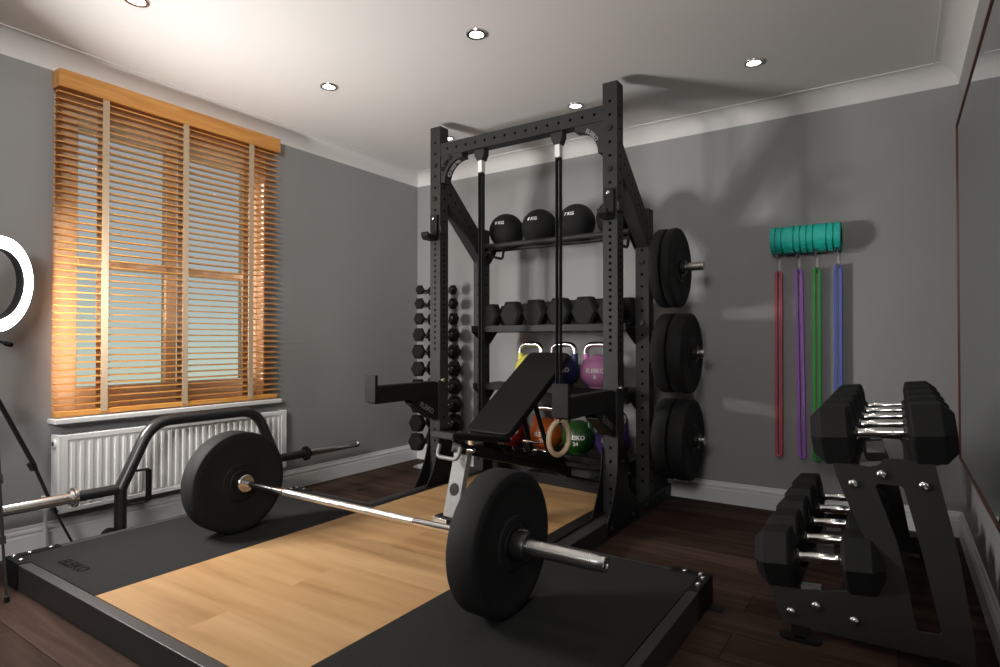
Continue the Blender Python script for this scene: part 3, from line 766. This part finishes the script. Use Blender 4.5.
for sd in (-1, 1):
    # toothed ladder plates
    p0 = Vector((.33, .452)); p1 = Vector((.90, .318)); e = (p1 - p0).normalized(); nn = Vector((-e.y, e.x))
    pl = []
    for k in range(7):
        q = p0 + (p1 - p0) * (k / 6)
        pl += [q, q + e * .018 - nn * .022, q + e * .034 - nn * .022, q + e * .040] if k < 6 else [q]
    pl += [Vector((.955, .226)), Vector((.36, .396))]
    lp = MB().prism([(q.x, q.y) for q in pl], Vector((bo.x, bo.y, 0)) + W * (sd * .046 - .004), U, Z, W * .008)
    lpo = lp.build('ladder_plate', M['black'], bn)
    for k in range(7):
        q = p0 + (p1 - p0) * ((k + .35) / 6.6)
        MB().cyl(B(q.x, sd * .046 - .0055, q.y - .018), B(q.x, sd * .046 + .0055, q.y - .018), .0055, 8).build('notch_pin', M['satin'], lpo)
MB().bar(B(1.00, -.26, .135), B(1.00, .26, .135), .06, .065).build('rear_foot', M['black'], bn, bevel=.004)
MB().bar(B(1.00, 0, .165), B(1.00, 0, .200), .06, .05, up=U).build('rear_post', M['black'], bn)
# seat: narrower nose, tilted up at the front
sf, sr = B(-.03, -.005, .531), B(.335, -.005, .470)
sd_ = (sr - sf).normalized(); sn = W.cross(sd_).normalized()
if sn.z < 0: sn = -sn
Ls = (sr - sf).length
MB().prism([(0, -.075), (0, .075), (Ls, .125), (Ls, -.125)], sf - sn * .010, sd_, W, sn * .030).build('seat', M['padblack'], bn, bevel=.008, seg=3)
MB().prism([(-.006, -.076), (-.006, .076), (.02, .078), (.02, -.078)], sf - sn * .013, sd_, W, sn * .034).build('seat_nose', M['seatnose'], bn, bevel=.006, seg=2, label='front end of the seat, lightened for the ring light')
b0, b1 = B(.315, -.026, .494), B(.905, -.036, .897)
bd = (b1 - b0).normalized(); bnrm = bd.cross(W).normalized()
if bnrm.z < 0: bnrm = -bnrm
Lb = (b1 - b0).length
poly = [(u + Lb / 2, w_) for u, w_ in rrect(Lb, .295, .040, 6)]
MB().prism(poly, b0 - bnrm * .022, bd, W, bnrm * .040).build('backrest', M['padblack'], bn, bevel=.007, seg=3)
MB().prism([(.03, -.05), (Lb - .10, -.05), (Lb - .10, .05), (.03, .05)], b0 - bnrm * .037, bd, W, bnrm * .012).build('backrest_frame', M['black'], bn)
MB().bar(B(.30, 0, .43), b0 + bd * .06 - bnrm * .03, .05, .05).build('hinge_bracket', M['black'], bn, bevel=.002)
top = b0 + bd * (Lb * .52) - bnrm * .033
for sd in (-1, 1):
    MB().bar(top + W * sd * .056, B(.745, sd * .060, .352), .008, .034, up=U).build('support_strut', M['black'], bn, bevel=.001)
MB().cyl(B(.745, -.075, .352), B(.745, .075, .352), .009, 14).build('support_rod', M['satin'], bn)
MB().cyl(B(.66, -.052, .415), B(.66, .060, .415), .008, 12).build('support_rod', M['satin'], bn)
wl = MB()
for sd in (-1, 1): wl.cyl(B(1.03, sd * .20, .150), B(1.03, sd * .235, .150), .032, 20)
wl.build('wheels', M['rubber'], bn)

# ------------------------------------------------------------------ dumbbell tower in the corner
tw = thing('dumbbell_tower', 'narrow grey upright dumbbell tower in the back left corner', 'dumbbell rack', (-2.96, 3.53, 0))
TXc, TY = -2.949, 3.530
base = [(u, v) for u, v in rrect(.34, .27, .10, 6)]
MB().prism(base, (TXc, TY, 0), (1, 0, 0), (0, 1, 0), (0, 0, .012)).build('base_plate', M['satin'], tw, bevel=.002)
MB().box(TXc - .03, TXc + .03, TY - .018, TY + .018, .012, 1.40).build('column', M['greypaint'], tw, bevel=.003)
rows = [1.372, 1.266, 1.148, 1.025, .895, .763, .627, .488, .347, .205]
rad = [.041, .048, .051, .059, .062, .064, .066, .069, .071, .073]
for z, r_ in zip(rows, rad):
    m = MB().box(TXc - .137, TXc + .137, TY - .014, TY + .014, z - .026, z - .018)
    for sx in (-1, 1): m.box(TXc + sx * .137 - .003, TXc + sx * .137 + .003, TY - .014, TY + .014, z - .026, z + .012)
    for sx in (-1, 1): m.box(TXc + sx * .076 - .003, TXc + sx * .076 + .003, TY - .014, TY + .014, z - .026, z + .012)
    m.build('cradle', M['plastic'], tw)
ordn = ['top', 'second', 'third', 'fourth', 'fifth', 'sixth', 'seventh', 'eighth', 'ninth', 'lowest']
for i, (z, r_) in enumerate(zip(rows, rad)):
    for sx, sn_ in ((-1, 'window'), (1, 'rack')):
        dumbbell((TXc + sx * .107, TY, z), 'Y', r_, (.040 + .036 * i / 9), .100 + .022 * i / 9, f'small hex dumbbell on the corner tower, {ordn[i]} row, {sn_} side', 'dumbbells on the corner tower', gr=.0135)

# ------------------------------------------------------------------ two-tier dumbbell rack at the right
dr = thing('dumbbell_rack', 'black two-tier dumbbell rack along the right wall', 'dumbbell rack', (-.08, 2.72, 0))
def side_plate(y):
    outer = [(-.360, .137), (-.352, .112), (-.323, .030), (.186, .030), (.183, .10), (.151, .336), (.094, .607), (.085, .611), (-.012, .613), (-.034, .606), (-.050, .588), (-.072, .581), (-.173, .585),
             (-.163, .545), (-.135, .470), (-.100, .390), (-.062, .300), (-.046, .225), (-.050, .195), (-.066, .189), (-.190, .165), (-.207, .157), (-.222, .160), (-.240, .155)]
    inner = [(-.058, .523), (-.050, .533), (.010, .533), (.018, .525), (.060, .350), (.108, .112), (.102, .103), (.052, .098), (.044, .106), (.020, .250), (-.002, .357), (-.030, .440)]
    # walls of the cut-out and outline; faces filled as a curve with a hole
    cu = bpy.data.curves.new('plate', 'CURVE'); cu.dimensions = '2D'; cu.fill_mode = 'BOTH'; cu.extrude = .004; cu.bevel_depth = .0012
    for poly in (outer, inner):
        sp = cu.splines.new('POLY'); sp.points.add(len(poly) - 1); sp.use_cyclic_u = True
        for q, (u, v) in zip(sp.points, poly): q.co = (u, v, 0, 1)
    o = bpy.data.objects.new('plate', cu); COL.objects.link(o); bpy.context.view_layer.update()
    me = bpy.data.meshes.new_from_object(o.evaluated_get(bpy.context.evaluated_depsgraph_get()))
    bpy.data.objects.remove(o); bpy.data.curves.remove(cu)
    vs = [(v.co.x, y + v.co.z, v.co.y) for v in me.vertices]; fs = [list(p.vertices) for p in me.polygons]
    bpy.data.meshes.remove(me)
    return MB().add(vs, fs).build('side_plate', M['powder'], dr, smooth=25)
for y in (2.205, 3.245):
    sp = side_plate(y)
    if y < 3:
        for u, v in ((-.117, .525), (-.041, .563), (.067, .542), (-.299, .074), (-.224, .111), (-.117, .090)):
            MB().lathe([(0, .0145), (.004, .0145), (.009, .011), (.0115, .005), (.0118, 0)], (u, y - .005, v), (0, -1, 0), 18).build('bolt', M['boltshiny'], sp)
    for u in (-.268, .110):
        f = MB().prism([(p * 1.0, q * 1.0) for p, q in rrect(.125, .06, .029, 6)], (u, y - .030 if y < 3 else y + .03, 0), (1, 0, 0), (0, 1, 0), (0, 0, .008))
        f.box(u - .03, u + .03, y - .006, y + .006, .006, .034)
        f.prism(rrect(.038, .010, .0048, 4), (u, y - .038 if y < 3 else y + .038, .0081), (1, 0, 0), (0, 1, 0), (0, 0, .0006), 1)
        f.build('foot', [M['black'], M['hole']], sp, bevel=.001)
tilt = R(5.5); ct, stl = math.cos(tilt), math.sin(tilt)
def tier(cx, zt):
    e = Vector((ct, 0, stl)); n = Vector((-stl, 0, ct)); o = Vector((cx, 2.212, zt))
    for u in (-.105, .105):
        m = MB().prism([(-.045, 0), (.045, 0), (.045, -.004), (-.045, -.004)], o + e * u, e, n, (0, 1.026, 0))
        m.build('tier_rail', M['black'], dr)
    for y in (2.25, 2.72, 3.10):
        m = MB().prism([(-.060, -.0045), (.0, -.0045), (.0, -.045), (-.060, -.045)], o + Vector((0, y - 2.212, 0)), e, n, (0, .03, 0))
        m.build('tier_brace', M['hooksteel'], dr)
tier(-.042, .594); tier(-.215, .160)
ys = [2.252, 2.475, 2.699, 2.924, 3.150]
wh = ['nearest', 'second nearest', 'middle', 'second farthest', 'farthest']
for tname, cx, zt in (('top', -.034, .594), ('lower', -.211, .160)):
    for k, y in enumerate(ys):
        Rr = (.1045, .106, .108, .110, .112)[k]
        n = Vector((-stl, 0, ct)); c = Vector((cx, y, zt)) + n * (Rr * .866 + .001)
        d = dumbbell(tuple(c), 'X', Rr, .120, .146 if tname == 'top' else .140, f'chrome-handled hex dumbbell, {wh[k]} of five on the {tname} tier by the mirror', f'dumbbells on the {tname} tier of the rack by the mirror', gr=.0165)
        d.rotation_euler = (0, -tilt, 0)

# ------------------------------------------------------------------ wall: hooks, bands, roller
for x, c, nm, zt, zb in ((-.556, 'red_band', 'red', 1.372, .325), (-.453, 'purple_band', 'purple', 1.378, .328), (-.363, 'green_band', 'green', 1.378, .322), (-.261, 'blue_band', 'blue', 1.388, .335)):
    hk = thing('wall_hook', f'slim steel wall hook holding the {nm} resistance band', 'hook', (x, YB, 1.46), 'hooks for the resistance bands')
    MB().box(x - .0065, x + .0065, YB - .004, YB, 1.355, 1.475).build('hook_plate', M['hooksteel'], hk, bevel=.001)
    MB().tube(round_path([(x, YB - .003, zt - .0118), (x, YB - .060, zt - .0118), (x, YB - .064, zt + .012)], .008, 4), .0045, 10).build('hook_prong', M['boltshiny'], hk)
    MB().tube(round_path([(x, YB - .003, 1.466), (x, YB - .112, 1.452), (x, YB - .122, 1.478)], .012, 4), .0045, 10).build('hook_prong', M['boltshiny'], hk)
    bd_ = MB(); yb = YB - .034; hw = .0125; t_ = .0027; wd = .030
    # a loop hanging double: two strands joined round the hook and at the bottom
    path = [(-hw, zb + hw)] + [( -hw, zt - hw)] + [(hw * math.cos(a), zt - hw + hw * math.sin(a)) for a in [PI - PI * k / 8 for k in range(1, 8)]] + [(hw, zt - hw), (hw, zb + hw)] + [(hw * math.cos(a), zb + hw + hw * math.sin(a)) for a in [-PI * k / 8 for k in range(1, 8)]]
    n = len(path); sl = .010 if nm != 'green' else 0
    vs = []; fs = []
    for q, (u, v) in enumerate(path):
        cu_, cv_ = 0, (zt - hw if v > 1 else zb + hw)
        du, dv = (u - cu_, v - cv_) if (v > zt - hw or v < zb + hw) else (u, 0)
        L = math.hypot(du, dv) or 1; du, dv = du / L, dv / L
        sh = .012 * (zt - v) / (zt - zb) if nm == 'purple' else -.004 * (zt - v) / (zt - zb)
        for oo in (t_ * 2.75, -t_ * 2.75):
            for yy in (-wd / 2, wd / 2): vs.append((x + u + du * oo + sh, yb + yy, v + dv * oo))
    for q in range(n):
        a, b = q * 4, ((q + 1) % n) * 4
        fs += [(a, a + 1, b + 1, b), (a + 1, a + 3, b + 3, b + 1), (a + 3, a + 2, b + 2, b + 3), (a + 2, a, b, b + 2)]
    o = bd_.add(vs, fs).build('resistance_band', M[c], None, smooth=40)
    tag(o, f'{nm} resistance band loop hanging on the back wall', 'resistance band', 'resistance bands on the back wall')
rc = Vector((-.585, YB - .082, 1.5455)); RLn = .345; rr = .074
fo = thing('foam_roller', 'teal grooved foam roller resting on the wall hooks', 'foam roller', (-.41, YB - .082, 1.47))
m = MB()
segs = [.028, .030, .058, .031, .031, .031, .062, .031, .034]
tot = sum(segs); x = 0
for i, L in enumerate(segs):
    L = L * RLn / tot
    m.lathe([(x + .0022, rr - .009), (x + .0034, rr), (x + L - .0034, rr), (x + L - .0022, rr - .009)], rc, (1, 0, 0), 40)
    x += L
m.lathe([(0, .046), (0, rr - .009), (RLn, rr - .009), (RLn, .046)], rc, (1, 0, 0), 40)
# small raised pads on the lower side
x = 0
for i, L in enumerate(segs):
    L = L * RLn / tot
    for k in range(20):
        a = 2 * PI * (k + .5 * (i % 2)) / 20
        if i in (2, 6) and -.2 < math.sin(a) : continue
        if math.sin(a) > -.35 and math.cos(a) < .3: continue
        ca, sa = math.cos(a), math.sin(a)
        pc_ = rc + Vector((x + L / 2, 0, 0)) + Vector((0, -ca * 0, 0))
        dirv = Vector((0, ca, sa)); tv = Vector((0, -sa, ca))
        m.bar(rc + Vector((x + .005, 0, 0)) + dirv * (rr + .0005), rc + Vector((x + L - .005, 0, 0)) + dirv * (rr + .0005), .015, .009, up=dirv)
    x += L
m.build('foam_sleeve', M['teal'], fo, smooth=40)
MB().lathe([(-.001, .040), (-.001, .0465), (RLn + .001, .0465), (RLn + .001, .040), (-.001, .040)], rc, (1, 0, 0), 32).build('core_tube', M['tealdark'], fo)

# ------------------------------------------------------------------ wall mirror on the right wall
mr = thing('wall_mirror', 'large frameless wall mirror with thin brown edge', 'mirror', (XR - .008, 1.6, .394))
MY0, MY1, MZ0, MZ1 = -.9, 3.738, .394, 2.063
MB().box(XR - .010, XR - .001, MY0 + .006, MY1 - .006, MZ0 + .006, MZ1 - .006).build('mirror_glass', M['mirror'], mr, smooth=0)
fxm = XR - .0148
e_ = MB().box(fxm, XR - .0005, MY0, MY1, MZ0, MZ0 + .010).box(fxm, XR - .0005, MY0, MY1, MZ1 - .010, MZ1).box(fxm, XR - .0005, MY0, MY0 + .010, MZ0, MZ1).box(fxm, XR - .0005, MY1 - .010, MY1, MZ0, MZ1)
e_.build('mirror_edge', M['brownframe'], mr)

# ------------------------------------------------------------------ recessed ceiling spotlights
SP = [(-2.55, 1.165, 'above the ring light'), (-2.55, 2.145, 'between the window and the rack'), (-2.53, 3.145, 'in the far corner behind the left upright'),
      (-1.56, 2.145, 'in the middle of the ceiling'), (-1.555, 3.125, 'behind the rack crossbar'), (-.577, 3.13, 'above the wall bands')]
for x, y, lab in SP:
    d = thing('downlight', f'small round recessed ceiling spotlight {lab}', 'ceiling light', (x, y, H), 'recessed ceiling spotlights')
    MB().lathe([(.0, .030), (-.006, .032), (-.008, .040), (-.006, .046), (0, .048), (0, .030)], (x, y, H), (0, 0, 1), 32).build('bezel', M['satin'], d)
    MB().lathe([(-.003, 0), (-.003, .031), (0, .031)], (x, y, H), (0, 0, 1), 32).build('lens', M['spotglow'], d)

# ------------------------------------------------------------------ lights
def lamp(name, kind, loc, energy, col=(1, 1, 1), **kw):
    l = bpy.data.lights.new(name, kind); l.energy = energy; l.color = col
    for k, v in kw.items(): setattr(l, k, v)
    o = bpy.data.objects.new(name, l); COL.objects.link(o); o.location = loc
    return o
for x, y, q in SP + [(-.577, 2.145, 6.0), (-.577, 1.165, 7.0), (-1.56, 1.165, 2.4)]:
    o = lamp('downlight_lamp', 'SPOT', (x, y, H - .02), 2.4 if isinstance(q, str) else q, (1, .93, .84), spot_size=R(95), spot_blend=.9, shadow_soft_size=.03)
o = lamp('wall_fill', 'AREA', (-.25, -1.5, 1.95), 36.0, (1, .98, .96), shape='RECTANGLE', size=1.4, size_y=.6, spread=R(100))  # added fill, unseen behind the camera, lifts the left wall
o.rotation_euler = (Vector((-3.33, 2.5, 1.85)) - o.location).to_track_quat('-Z', 'Y').to_euler()

def strip(loc, d, L, en):  # added unseen strips that brighten the window frame and slats
    o = lamp('recess_fill', 'AREA', loc, en, (1, .92, .80), shape='RECTANGLE', size=.02, size_y=L)
    q = Vector(d).to_track_quat('-Z', 'Y'); o.rotation_euler = q.to_euler()
strip((XL - .010, 1.172, 1.15), (-.25, 1, 0), .9, .55)
strip((XL - .045, 1.174, .98), (.75, .65, 0), .62, .75)
strip((XL - .010, 2.286, 1.35), (-.25, -1, 0), 1.2, 1.2)

# world: pale overcast daylight, seen only through the window
wd_ = bpy.data.worlds.new('World'); scene.world = wd_; wd_.use_nodes = True
nt = wd_.node_tree; bg = nt.nodes['Background']
tc = nt.nodes.new('ShaderNodeTexCoord'); sx_ = nt.nodes.new('ShaderNodeSeparateXYZ')
nt.links.new(tc.outputs['Generated'], sx_.inputs['Vector'])
rp = nt.nodes.new('ShaderNodeValToRGB'); e = rp.color_ramp.elements
mr_ = nt.nodes.new('ShaderNodeMapRange'); mr_.inputs['From Min'].default_value = -.25; mr_.inputs['From Max'].default_value = .35
nt.links.new(sx_.outputs['Z'], mr_.inputs['Value']); nt.links.new(mr_.outputs['Result'], rp.inputs['Fac'])
e[0].position = .22; e[0].color = (.66, .71, .55, 1)
e[1].position = .92; e[1].color = (.36, .355, .39, 1)
m1 = e.new(.40); m1.color = (.57, .64, .585, 1)
m2 = e.new(.58); m2.color = (.46, .50, .52, 1)
nt.links.new(rp.outputs['Color'], bg.inputs['Color']); bg.inputs['Strength'].default_value = 1.0

# ------------------------------------------------------------------ camera
f, yaw, pitch = 592.684, .58904258, .0125001
cam = bpy.data.cameras.new('Camera'); co = bpy.data.objects.new('Camera', cam); COL.objects.link(co)
cam.sensor_width = 36; cam.lens = f / 1000 * 36; cam.clip_start = .02
co.location = (0, 0, .978); co.rotation_euler = (PI / 2 + pitch, 0, yaw)
scene.camera = co
scene.view_settings.view_transform = 'Standard'
scene.view_settings.look = 'None'
scene.cycles.use_denoising = True
scene.cycles.max_bounces = 8
scene.cycles.caustics_reflective = False
scene.cycles.sample_clamp_indirect = 4
